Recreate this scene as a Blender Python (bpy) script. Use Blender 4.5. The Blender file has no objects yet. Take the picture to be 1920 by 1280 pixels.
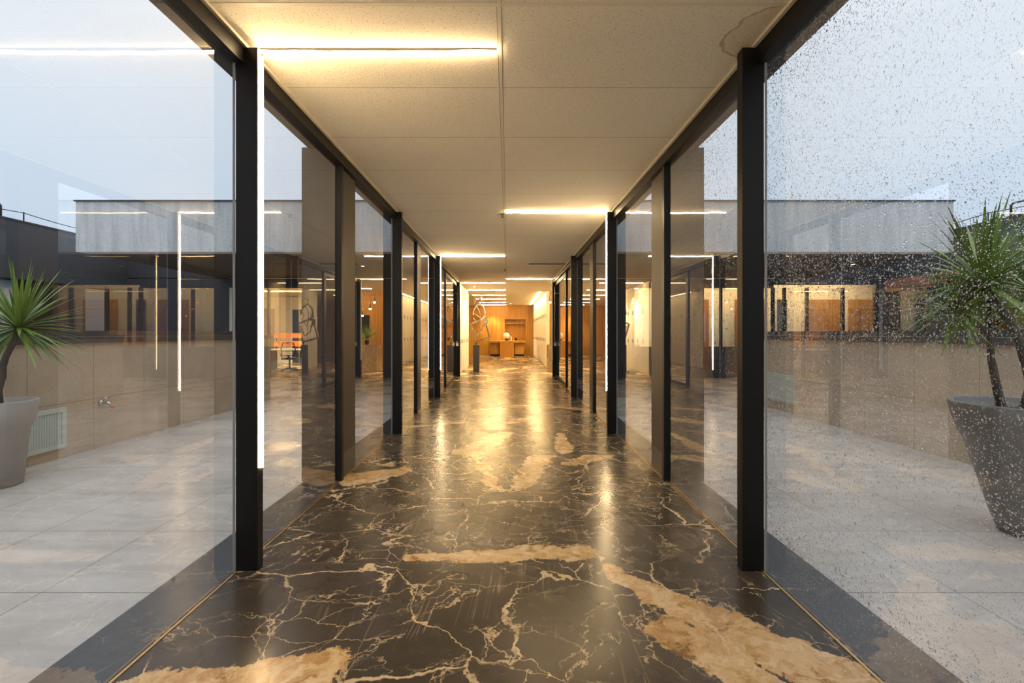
import bpy, math, random
import numpy as np
from mathutils import Vector, Matrix, Quaternion

S = bpy.context.scene
C = S.collection
R = math.radians
rnd = random.Random(7)

# ------------------------------------------------------------------ camera, sky, exposure
cam_data = bpy.data.cameras.new('camera')
cam = bpy.data.objects.new('camera', cam_data)
C.objects.link(cam)
cam.location = (0.045, 0.0, 1.37)
cam.rotation_euler = (R(90), 0, 0)
cam_data.sensor_width = 36.0
cam_data.lens = 850.0 / 1920.0 * 36.0
cam_data.shift_x = 8.0 / 1920.0
cam_data.shift_y = -16.0 / 1920.0
cam_data.clip_start = 0.02
S.camera = cam

S.view_settings.view_transform = 'Standard'
S.view_settings.look = 'None'
S.view_settings.exposure = 0.6
S.view_settings.gamma = 1.0
S.view_settings.use_curve_mapping = False
cy = S.cycles
cy.max_bounces = 12
cy.diffuse_bounces = 4
cy.glossy_bounces = 7
cy.transmission_bounces = 6
cy.transparent_max_bounces = 48
cy.sample_clamp_indirect = 8.0
cy.caustics_reflective = False
cy.caustics_refractive = False
cy.use_denoising = True

world = bpy.data.worlds.new('world')
S.world = world
world.use_nodes = True
wt = world.node_tree
wt.nodes.clear()
w_out = wt.nodes.new('ShaderNodeOutputWorld')
w_bg = wt.nodes.new('ShaderNodeBackground')
w_tc = wt.nodes.new('ShaderNodeTexCoord')
w_sep = wt.nodes.new('ShaderNodeSeparateXYZ')
w_ramp = wt.nodes.new('ShaderNodeValToRGB')
w_noise = wt.nodes.new('ShaderNodeTexNoise')
w_noise.inputs['Scale'].default_value = 1.6
w_noise.inputs['Detail'].default_value = 3
w_mix = wt.nodes.new('ShaderNodeMix')
w_mix.data_type = 'RGBA'
w_mix.blend_type = 'MULTIPLY'
w_mix.inputs['Factor'].default_value = 0.12
wt.links.new(w_tc.outputs['Generated'], w_sep.inputs[0])
wt.links.new(w_sep.outputs['Z'], w_ramp.inputs[0])
e = w_ramp.color_ramp.elements
e[0].position = 0.0
e[0].color = (0.52, 0.66, 0.85, 1)
e[1].position = 0.46
e[1].color = (0.80, 0.88, 0.98, 1)
e2 = e.new(1.0)
e2.color = (1.9, 1.98, 2.05, 1)
wt.links.new(w_tc.outputs['Generated'], w_noise.inputs['Vector'])
wt.links.new(w_ramp.outputs[0], w_mix.inputs[6])
wt.links.new(w_noise.outputs['Fac'], w_mix.inputs[7])
wt.links.new(w_mix.outputs[2], w_bg.inputs['Color'])
w_bg.inputs['Strength'].default_value = 0.87
wt.links.new(w_bg.outputs[0], w_out.inputs[0])

LED_STRENGTH = 122.0
LOBBY_LED_STRENGTH = 108.0

# ------------------------------------------------------------------ node helpers
class NT:
    def __init__(self, name):
        self.m = bpy.data.materials.new(name)
        self.m.use_nodes = True
        self.t = self.m.node_tree
        self.t.nodes.clear()
        self.out = self.t.nodes.new('ShaderNodeOutputMaterial')
    def n(self, typ, **kw):
        nd = self.t.nodes.new(typ)
        for k, v in kw.items():
            setattr(nd, k, v)
        return nd
    def put(self, inp, v):
        if isinstance(v, bpy.types.NodeSocket):
            self.t.links.new(v, inp)
        elif v is not None:
            if inp.type == 'RGBA' and len(v) == 3:
                v = (*v, 1)
            inp.default_value = v
    def math(self, op, a, b=None, c=None, clamp=False):
        nd = self.n('ShaderNodeMath', operation=op, use_clamp=clamp)
        for i, v in enumerate((a, b, c)):
            if v is not None:
                self.put(nd.inputs[i], v)
        return nd.outputs[0]
    def vec(self, op, a, b=None, scale=None):
        nd = self.n('ShaderNodeVectorMath', operation=op)
        self.put(nd.inputs[0], a)
        if b is not None:
            self.put(nd.inputs[1], b)
        if scale is not None:
            self.put(nd.inputs['Scale'], scale)
        return nd.outputs['Value'] if op in ('LENGTH', 'DISTANCE', 'DOT_PRODUCT') else nd.outputs[0]
    def xyz(self, x, y, z=0.0):
        nd = self.n('ShaderNodeCombineXYZ')
        for i, v in enumerate((x, y, z)):
            self.put(nd.inputs[i], v)
        return nd.outputs[0]
    def sep(self, v):
        nd = self.n('ShaderNodeSeparateXYZ')
        self.put(nd.inputs[0], v)
        return nd.outputs
    def pos(self):
        return self.n('ShaderNodeNewGeometry').outputs['Position']
    def noise(self, vec, scale, detail=4, rough=0.55, dist=0.0, color=False):
        nd = self.n('ShaderNodeTexNoise')
        self.put(nd.inputs['Vector'], vec)
        self.put(nd.inputs['Scale'], scale)
        nd.inputs['Detail'].default_value = detail
        nd.inputs['Roughness'].default_value = rough
        nd.inputs['Distortion'].default_value = dist
        return nd.outputs['Color'] if color else nd.outputs['Fac']
    def voro(self, vec, scale, feature='DISTANCE_TO_EDGE', rand=1.0):
        nd = self.n('ShaderNodeTexVoronoi', feature=feature)
        self.put(nd.inputs['Vector'], vec)
        nd.inputs['Scale'].default_value = scale
        nd.inputs['Randomness'].default_value = rand
        return nd.outputs[0]
    def ss(self, v, a, b, lo=0.0, hi=1.0):
        nd = self.n('ShaderNodeMapRange', interpolation_type='SMOOTHSTEP')
        self.put(nd.inputs[0], v)
        for i, x in enumerate((a, b, lo, hi)):
            self.put(nd.inputs[i + 1], x)
        return nd.outputs[0]
    def mix(self, f, a, b, blend='MIX'):
        nd = self.n('ShaderNodeMix', data_type='RGBA', blend_type=blend)
        self.put(nd.inputs[0], f)
        self.put(nd.inputs[6], a)
        self.put(nd.inputs[7], b)
        return nd.outputs[2]
    def bump(self, h, strength=0.3, dist=0.01):
        nd = self.n('ShaderNodeBump')
        nd.inputs['Strength'].default_value = strength
        nd.inputs['Distance'].default_value = dist
        self.put(nd.inputs['Height'], h)
        return nd.outputs[0]
    def bsdf(self, color, rough=0.5, metallic=0.0, spec=0.5, normal=None, coat=0.0, coat_rough=0.05):
        nd = self.n('ShaderNodeBsdfPrincipled')
        self.put(nd.inputs['Base Color'], color)
        self.put(nd.inputs['Roughness'], rough)
        self.put(nd.inputs['Metallic'], metallic)
        self.put(nd.inputs['Specular IOR Level'], spec)
        self.put(nd.inputs['Coat Weight'], coat)
        self.put(nd.inputs['Coat Roughness'], coat_rough)
        if normal is not None:
            self.put(nd.inputs['Normal'], normal)
        self.t.links.new(nd.outputs[0], self.out.inputs[0])
        return nd

def simple(name, col, rough=0.5, metallic=0.0, spec=0.5, var=0.12, scale=6.0, coat=0.0, bump=0.0):
    k = NT(name)
    f = k.noise(k.pos(), scale, 4)
    lo = tuple(c * (1 - var) for c in col)
    hi = tuple(min(1, c * (1 + var)) for c in col)
    nrm = k.bump(k.noise(k.pos(), scale * 12, 3), bump, 0.003) if bump else None
    k.bsdf(k.mix(f, lo, hi), rough, metallic, spec, nrm, coat)
    return k.m

M = {}
M['black_metal'] = simple('black_metal', (0.007, 0.007, 0.0075), 0.42, 0.0, 0.25, 0.1)
M['charcoal'] = simple('charcoal_metal', (0.03, 0.03, 0.033), 0.45)
M['pillar'] = simple('pillar_render', (0.05, 0.045, 0.041), 0.6, var=0.06)
M['dark_clad'] = simple('dark_cladding', (0.05, 0.053, 0.062), 0.5, var=0.25, scale=9, bump=0.1)
M['soffit'] = simple('dark_soffit', (0.035, 0.034, 0.034), 0.7)
M['brass'] = simple('brass_trim', (0.55, 0.36, 0.17), 0.3, 0.9)
M['cream'] = simple('cream_enamel', (0.70, 0.64, 0.52), 0.5, var=0.03)
M['white_paint'] = simple('white_paint', (0.78, 0.75, 0.68), 0.6, var=0.03)
M['white_gloss'] = simple('white_laminate', (0.8, 0.79, 0.76), 0.3, var=0.02)
M['orange'] = simple('orange_fabric', (0.85, 0.26, 0.03), 0.8, var=0.05, scale=30)
M['pot_left'] = simple('warm_grey_pot', (0.40, 0.37, 0.34), 0.55, var=0.08, scale=4)
M['pot_right'] = simple('dark_grey_pot', (0.20, 0.19, 0.185), 0.5, var=0.12, scale=4)
M['soil'] = simple('soil', (0.05, 0.04, 0.03), 0.95, var=0.5, scale=60)
M['bark'] = simple('bark', (0.11, 0.085, 0.065), 0.8, var=0.4, scale=40, bump=0.5)
M['steel'] = simple('brushed_steel', (0.62, 0.60, 0.56), 0.22, 1.0)
M['bronze'] = simple('bronze_bar', (0.42, 0.34, 0.22), 0.28, 0.95, var=0.2)
M['grille'] = simple('pale_green_grille', (0.52, 0.58, 0.54), 0.5, var=0.12, scale=14)
M['grille_dark'] = simple('grille_gap', (0.04, 0.04, 0.035), 0.8)
M['terracotta'] = simple('terracotta_plastic', (0.55, 0.2, 0.06), 0.5)
M['flower'] = simple('white_petals', (0.85, 0.80, 0.74), 0.8, var=0.08, scale=60)
M['bottle_white'] = simple('white_bottle', (0.8, 0.78, 0.7), 0.25)
M['bottle_dark'] = simple('dark_bottle', (0.05, 0.015, 0.01), 0.15)
M['mesh_black'] = simple('black_chair_mesh', (0.02, 0.02, 0.022), 0.6)
M['roof_gravel'] = simple('roof_membrane', (0.25, 0.25, 0.26), 0.9)
M['door_brown'] = simple('brown_door', (0.22, 0.10, 0.045), 0.45, var=0.15)
M['brick'] = simple('brick_red_render', (0.33, 0.13, 0.08), 0.8, var=0.2)
M['granite'] = simple('black_granite', (0.055, 0.057, 0.065), 0.32, var=0.5, scale=22)

def mat_glass():
    k = NT('reflective_glass')
    geo = k.n('ShaderNodeNewGeometry')
    dot = k.vec('DOT_PRODUCT', geo.outputs['Normal'], geo.outputs['Incoming'])
    c = k.math('ABSOLUTE', dot)
    p = k.math('POWER', k.math('SUBTRACT', 1.0, c, clamp=True), 3.0)
    f = k.math('ADD', 0.19, k.math('MULTIPLY', 0.81, p))
    front = k.math('SUBTRACT', 1.0, geo.outputs['Backfacing'])
    f = k.math('MULTIPLY', f, front, clamp=True)
    tr = k.n('ShaderNodeBsdfTransparent')
    tr.inputs[0].default_value = (0.955, 0.965, 0.965, 1)
    gl = k.n('ShaderNodeBsdfGlossy')
    gl.inputs['Roughness'].default_value = 0.0
    gl.inputs['Color'].default_value = (0.96, 0.96, 0.97, 1)
    mx = k.n('ShaderNodeMixShader')
    k.put(mx.inputs[0], f)
    k.t.links.new(tr.outputs[0], mx.inputs[1])
    k.t.links.new(gl.outputs[0], mx.inputs[2])
    k.t.links.new(mx.outputs[0], k.out.inputs[0])
    return k.m
M['glass'] = mat_glass()

def mat_drop():
    k = NT('rain_water')
    g = k.n('ShaderNodeBsdfGlass')
    g.inputs['IOR'].default_value = 1.33
    g.inputs['Roughness'].default_value = 0.0
    k.t.links.new(g.outputs[0], k.out.inputs[0])
    return k.m
M['water'] = mat_drop()

def mat_led(name, strength, col=(1.0, 0.70, 0.36)):
    k = NT(name)
    em = k.n('ShaderNodeEmission')
    em.inputs['Color'].default_value = (*col, 1)
    em.inputs['Strength'].default_value = strength
    k.t.links.new(em.outputs[0], k.out.inputs[0])
    return k.m
M['led'] = mat_led('warm_led', LED_STRENGTH)
M['led_ceiling'] = mat_led('warm_led_ceiling', LED_STRENGTH * 0.72)
M['led_lobby'] = mat_led('warm_led_lobby', LOBBY_LED_STRENGTH, (1.0, 0.66, 0.28))
M['led_dim'] = mat_led('warm_led_far', 55.0, (1.0, 0.68, 0.36))
M['bulb'] = mat_led('warm_bulb', 60.0, (1.0, 0.66, 0.3))

# gold slabs inside the marble: (x0,y0)-(x1,y1), half width, tile box
GOLD = [
    # ax, ay, bx, by, half width a, half width b, tile ix, tile iy
    (0.62, 2.62, 1.35, 1.78, 0.06, 0.17, 1, -1),
    (0.80, 2.10, 1.05, 1.70, 0.10, 0.12, 1, -1),
    (-0.55, 2.76, 0.52, 2.83, 0.045, 0.10, 0, 0),
    (-1.45, 1.70, -0.75, 1.83, 0.10, 0.13, -1, -1),
    (-1.35, 4.25, -1.00, 4.55, 0.20, 0.10, -1, 1),
    (0.15, 4.05, 0.42, 5.05, 0.10, 0.14, 0, 1),
    (0.45, 4.60, 1.05, 5.05, 0.02, 0.16, 1, 1),
    (-0.05, 4.00, -0.35, 5.1, 0.045, 0.06, 0, 1),
    (-0.40, 5.25, 0.00, 6.2, 0.20, 0.12, 0, 2),
    (0.70, 5.3, 0.78, 6.2, 0.12, 0.05, 1, 2),
    (-1.4, 6.6, -0.65, 7.0, 0.05, 0.12, -1, 3),
    (0.1, 7.0, 0.5, 7.4, 0.16, 0.08, 0, 3),
    (-0.5, 8.0, 0.3, 8.5, 0.06, 0.18, 0, 4),
    (0.7, 8.6, 1.4, 8.1, 0.12, 0.1, 1, 4),
]

def mat_marble(name='dark_gold_veined_marble', gold=True):
    k = NT(name)
    p = k.pos()
    x, y, z = k.sep(p)
    T = 1.2
    X0, Y0 = -0.60, 2.70
    tx = k.math('FLOOR', k.math('DIVIDE', k.math('SUBTRACT', x, X0), T))
    ty = k.math('FLOOR', k.math('DIVIDE', k.math('SUBTRACT', y, Y0), T))
    fx = k.math('FRACT', k.math('DIVIDE', k.math('SUBTRACT', x, X0), T))
    fy = k.math('FRACT', k.math('DIVIDE', k.math('SUBTRACT', y, Y0), T))
    wn = k.n('ShaderNodeTexWhiteNoise', noise_dimensions='3D')
    k.put(wn.inputs['Vector'], k.xyz(tx, ty, 3.0))
    off = k.vec('SCALE', wn.outputs['Color'], scale=37.0)
    q = k.vec('ADD', k.xyz(x, y, z), off)
    warp = k.vec('SCALE', k.vec('SUBTRACT', k.noise(q, 1.6, 5, 0.6, color=True), (0.5, 0.5, 0.5)), scale=0.40)
    q1 = k.vec('ADD', q, warp)
    warp2 = k.vec('SCALE', k.vec('SUBTRACT', k.noise(q, 8.0, 5, 0.7, color=True), (0.5, 0.5, 0.5)), scale=0.075)
    q1 = k.vec('ADD', q1, warp2)
    # stretch so that cells are long
    rot = k.n('ShaderNodeVectorRotate', rotation_type='Z_AXIS')
    k.put(rot.inputs['Vector'], q1)
    k.put(rot.inputs['Angle'], k.math('MULTIPLY', wn.outputs['Value'], 6.28))
    qs = k.vec('MULTIPLY', rot.outputs[0], (1.0, 0.62, 1.0))
    wid = k.ss(k.noise(q, 2.3, 3), 0.35, 0.75, 0.002, 0.020)
    v1 = k.voro(qs, 2.05)
    line1 = k.math('SUBTRACT', 1.0, k.ss(k.math('DIVIDE', v1, wid), 0.5, 1.25))
    fade = k.ss(k.noise(k.vec('ADD', q, (5, 9, 2)), 2.0, 2), 0.32, 0.46)
    line1 = k.math('MULTIPLY', line1, fade)
    v2 = k.voro(k.vec('MULTIPLY', q1, (1.0, 1.9, 1.0)), 3.6)
    line2 = k.math('MULTIPLY', k.math('SUBTRACT', 1.0, k.ss(v2, 0.004, 0.016)),
                   k.ss(k.noise(k.vec('ADD', q, (1, 4, 8)), 2.4, 2), 0.42, 0.58))
    # straight hairlines in bundles
    rot3 = k.n('ShaderNodeVectorRotate', rotation_type='Z_AXIS')
    k.put(rot3.inputs['Vector'], q)
    k.put(rot3.inputs['Angle'], k.math('MULTIPLY', wn.outputs['Value'], 9.0))
    q3 = k.vec('ADD', rot3.outputs[0], (0.3, 0.1, 0.0))
    sx, sy, sz = k.sep(q3)
    hs = k.noise(k.xyz(k.math('MULTIPLY', sx, 0.35), k.math('MULTIPLY', sy, 20.0), sz), 1.0, 2)
    hair = k.math('SUBTRACT', 1.0, k.ss(k.math('ABSOLUTE', k.math('SUBTRACT', hs, 0.52)), 0.003, 0.011))
    hair = k.math('MULTIPLY', hair, k.ss(k.noise(k.vec('ADD', q, (9, 2, 7)), 2.2, 2), 0.52, 0.62))
    # long wandering hairlines
    rn = k.noise(k.vec('MULTIPLY', rot.outputs[0], (0.8, 2.2, 1.0)), 1.5, 5, 0.62)
    ridge = k.math('SUBTRACT', 1.0, k.ss(k.math('ABSOLUTE', k.math('SUBTRACT', rn, 0.5)), 0.0012, 0.0075))
    ridge = k.math('MULTIPLY', ridge, k.ss(k.noise(k.vec('ADD', q, (3, 3, 1)), 2.6, 2), 0.40, 0.55))
    # base
    cloud = k.noise(q, 3.0, 6, 0.65)
    base = k.mix(k.ss(cloud, 0.3, 0.75), (0.042, 0.034, 0.026), (0.066, 0.054, 0.041))
    vein_col = k.mix(k.noise(q, 6.0, 3), (0.58, 0.40, 0.20), (0.72, 0.60, 0.43))
    col = k.mix(k.math('MULTIPLY', hair, 0.28), base, vein_col)
    col = k.mix(k.math('MULTIPLY', line2, 0.7), col, vein_col)
    col = k.mix(k.math('MULTIPLY', ridge, 0.75), col, vein_col)
    # gold slabs
    wob = k.math('MULTIPLY', k.math('SUBTRACT', k.noise(p, 4.2, 6, 0.68), 0.5), 0.34)
    g = None
    if gold:
        for ax, ay, bx, by, ha, hb, ix, iy in GOLD:
            dx, dy = bx - ax, by - ay
            L2 = dx * dx + dy * dy
            px = k.math('SUBTRACT', x, ax)
            py = k.math('SUBTRACT', y, ay)
            t = k.math('DIVIDE', k.math('ADD', k.math('MULTIPLY', px, dx), k.math('MULTIPLY', py, dy)), L2, clamp=True)
            ex = k.math('SUBTRACT', px, k.math('MULTIPLY', t, dx))
            ey = k.math('SUBTRACT', py, k.math('MULTIPLY', t, dy))
            dist = k.vec('LENGTH', k.xyz(ex, ey, 0.0))
            hw = k.math('ADD', ha, k.math('MULTIPLY', t, hb - ha))
            sd = k.math('ADD', k.math('SUBTRACT', dist, hw), wob)
            m_ = k.math('SUBTRACT', 1.0, k.ss(sd, -0.004, 0.008))
            inx = k.math('COMPARE', tx, float(ix), 0.1)
            iny = k.math('COMPARE', ty, float(iy), 0.1)
            m_ = k.math('MULTIPLY', m_, k.math('MULTIPLY', inx, iny))
            g = m_ if g is None else k.math('MAXIMUM', g, m_)
    # procedural slabs in the other tiles
    gq = k.noise(k.vec('MULTIPLY', rot.outputs[0], (0.5, 1.3, 1.0)), 1.1, 5, 0.62)
    thr = k.ss(y, 7.0, 15.0, 0.645, 0.545)
    g2 = k.ss(k.math('SUBTRACT', gq, thr), 0.0, 0.015)
    far = k.ss(y, 6.0, 7.0)
    g2 = k.math('MULTIPLY', g2, k.math('ADD', 0.0, far))
    g = g2 if g is None else k.math('MAXIMUM', g, g2)
    gv = k.noise(k.vec('ADD', q1, warp2), 7.0, 6, 0.7, 1.2)
    gcol = k.n('ShaderNodeValToRGB')
    k.put(gcol.inputs[0], gv)
    ee = gcol.color_ramp.elements
    ee[0].position = 0.30; ee[0].color = (0.10, 0.05, 0.018, 1)
    ee[1].position = 0.72; ee[1].color = (0.72, 0.62, 0.47, 1)
    a = ee.new(0.42); a.color = (0.45, 0.27, 0.105, 1)
    a = ee.new(0.56); a.color = (0.62, 0.46, 0.26, 1)
    col = k.mix(g, col, gcol.outputs[0])
    col = k.mix(k.math('MULTIPLY', line1, 0.92), col, vein_col)
    # joints
    jw = 0.0022 / T
    jx = k.math('MINIMUM', fx, k.math('SUBTRACT', 1.0, fx))
    jy = k.math('MINIMUM', fy, k.math('SUBTRACT', 1.0, fy))
    j = k.math('LESS_THAN', k.math('MINIMUM', jx, jy), jw)
    col = k.mix(j, col, (0.17, 0.125, 0.08))
    rough = k.ss(k.noise(p, 2.5, 4), 0.3, 0.7, 0.22, 0.30)
    nrm = k.bump(k.noise(p, 9.0, 2), 0.012, 0.004)
    k.bsdf(col, rough, 0.0, 0.3, nrm)
    return k.m
M['marble'] = mat_marble()

def mat_desk_marble():
    k = NT('desk_marble')
    p = k.pos()
    warp = k.vec('SCALE', k.vec('SUBTRACT', k.noise(p, 1.5, 5, 0.6, color=True), (0.5, 0.5, 0.5)), scale=0.6)
    q = k.vec('ADD', p, warp)
    v = k.voro(k.vec('MULTIPLY', q, (1, 1, 0.5)), 3.0)
    line = k.math('SUBTRACT', 1.0, k.ss(v, 0.01, 0.05))
    big = k.ss(k.noise(q, 1.2, 3), 0.55, 0.62)
    base = k.mix(k.noise(p, 5, 5), (0.30, 0.215, 0.125), (0.46, 0.35, 0.21))
    col = k.mix(k.math('MULTIPLY', line, 0.5), base, (0.66, 0.55, 0.36))
    col = k.mix(big, col, (0.55, 0.38, 0.17))
    k.bsdf(col, 0.15, 0.0, 0.6)
    return k.m
M['desk_marble'] = mat_desk_marble()

def mat_ceiling():
    k = NT('mineral_ceiling_tile')
    p = k.pos()
    x, y, z = k.sep(p)
    pit = k.noise(k.vec('MULTIPLY', p, (1, 1.6, 1)), 72.0, 2, 0.5)
    pits = k.ss(pit, 0.60, 0.68)
    col = k.mix(k.noise(p, 3.0, 3), (0.78, 0.725, 0.625), (0.83, 0.775, 0.67))
    col = k.mix(k.math('MULTIPLY', pits, 0.5), col, (0.30, 0.24, 0.17))
    # tide mark of a leak above the nearest column on one side
    d = k.vec('LENGTH', k.vec('MULTIPLY', k.xyz(k.math('SUBTRACT', x, 1.50), k.math('SUBTRACT', y, 2.52), 0.0), (1.0, 1.05, 1.0)))
    d = k.math('ADD', d, k.math('MULTIPLY', k.math('SUBTRACT', k.noise(p, 9.0, 4), 0.5), 0.09))
    ring = k.math('MULTIPLY', k.ss(d, 0.215, 0.235), k.math('SUBTRACT', 1.0, k.ss(d, 0.236, 0.246)))
    inside = k.math('SUBTRACT', 1.0, k.ss(d, 0.20, 0.24))
    col = k.mix(k.math('MULTIPLY', inside, 0.25), col, (0.45, 0.33, 0.19))
    col = k.mix(k.math('MULTIPLY', ring, 0.6), col, (0.30, 0.19, 0.09))
    k.bsdf(col, 0.85, 0.0, 0.2, k.bump(pit, 0.5, 0.004))
    return k.m
M['ceiling'] = mat_ceiling()

def mat_concrete():
    k = NT('weathered_concrete')
    p = k.pos()
    st = k.noise(k.vec('MULTIPLY', p, (3.2, 3.2, 0.35)), 2.0, 6, 0.65)
    sp = k.noise(p, 26.0, 4, 0.7)
    f = k.math('ADD', k.math('MULTIPLY', st, 0.6), k.math('MULTIPLY', sp, 0.4))
    col = k.mix(k.ss(f, 0.34, 0.66), (0.42, 0.43, 0.44), (0.66, 0.67, 0.66))
    x, y, z = k.sep(p)
    k.bsdf(col, 0.85, 0.0, 0.3, k.bump(sp, 0.15, 0.005))
    return k.m
M['concrete'] = mat_concrete()

def grid_line(k, u, off, step, w):
    f = k.math('FRACT', k.math('DIVIDE', k.math('SUBTRACT', u, off), step))
    d = k.math('MINIMUM', f, k.math('SUBTRACT', 1.0, f))
    return k.math('LESS_THAN', d, w / step)

def mat_parapet():
    k = NT('beige_stone_cladding')
    p = k.pos()
    x, y, z = k.sep(p)
    f = k.math('ADD', k.math('MULTIPLY', k.noise(p, 2.0, 4), 0.5), k.math('MULTIPLY', k.noise(p, 60.0, 3, 0.7), 0.5))
    col = k.mix(k.ss(f, 0.35, 0.65), (0.42, 0.33, 0.24), (0.54, 0.435, 0.325))
    j = k.math('MAXIMUM', grid_line(k, y, 5.38, 0.745, 0.0025), grid_line(k, z, 0.59, 0.67, 0.0025))
    col = k.mix(j, col, (0.16, 0.12, 0.085))
    k.bsdf(col, 0.6, 0.0, 0.4, k.bump(k.noise(p, 80, 3), 0.1, 0.003))
    return k.m
M['parapet'] = mat_parapet()

def mat_terrace():
    k = NT('pale_terrace_tile')
    p = k.pos()
    x, y, z = k.sep(p)
    st = k.noise(k.vec('MULTIPLY', p, (1.0, 5.0, 1.0)), 1.6, 5, 0.6, 0.6)
    col = k.mix(k.ss(st, 0.3, 0.7), (0.50, 0.455, 0.425), (0.60, 0.555, 0.52))
    ax = k.math('ABSOLUTE', x)
    j = k.math('MAXIMUM', grid_line(k, ax, 3.17, 0.745, 0.003), grid_line(k, y, 3.89, 0.745, 0.003))
    col = k.mix(j, col, (0.22, 0.19, 0.17))
    rough = k.ss(k.noise(p, 1.4, 4), 0.35, 0.65, 0.16, 0.42)
    k.bsdf(col, rough, 0.0, 0.5, k.bump(k.noise(p, 30, 3), 0.06, 0.004))
    return k.m
M['terrace'] = mat_terrace()

def mat_wood():
    k = NT('amber_veneer')
    p = k.pos()
    g = k.noise(k.vec('MULTIPLY', p, (22.0, 22.0, 0.8)), 1.0, 5, 0.6, 0.4)
    b = k.noise(k.vec('MULTIPLY', p, (2.0, 2.0, 0.05)), 1.0, 2)
    f = k.math('ADD', k.math('MULTIPLY', g, 0.7), k.math('MULTIPLY', b, 0.3))
    col = k.mix(k.ss(f, 0.3, 0.7), (0.27, 0.125, 0.016), (0.46, 0.235, 0.038))
    k.bsdf(col, 0.4, 0.0, 0.4)
    return k.m
M['wood'] = mat_wood()

def mat_leaf():
    k = NT('dracaena_leaf')
    p = k.pos()
    oi = k.n('ShaderNodeNewGeometry')
    f = k.noise(p, 9.0, 3)
    ri = oi.outputs['Random Per Island']
    col = k.mix(ri, (0.075, 0.17, 0.02), (0.26, 0.38, 0.06))
    col = k.mix(k.ss(f, 0.62, 0.8), col, (0.42, 0.33, 0.05))
    k.bsdf(col, 0.38, 0.0, 0.5)
    return k.m
M['leaf'] = mat_leaf()

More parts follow.
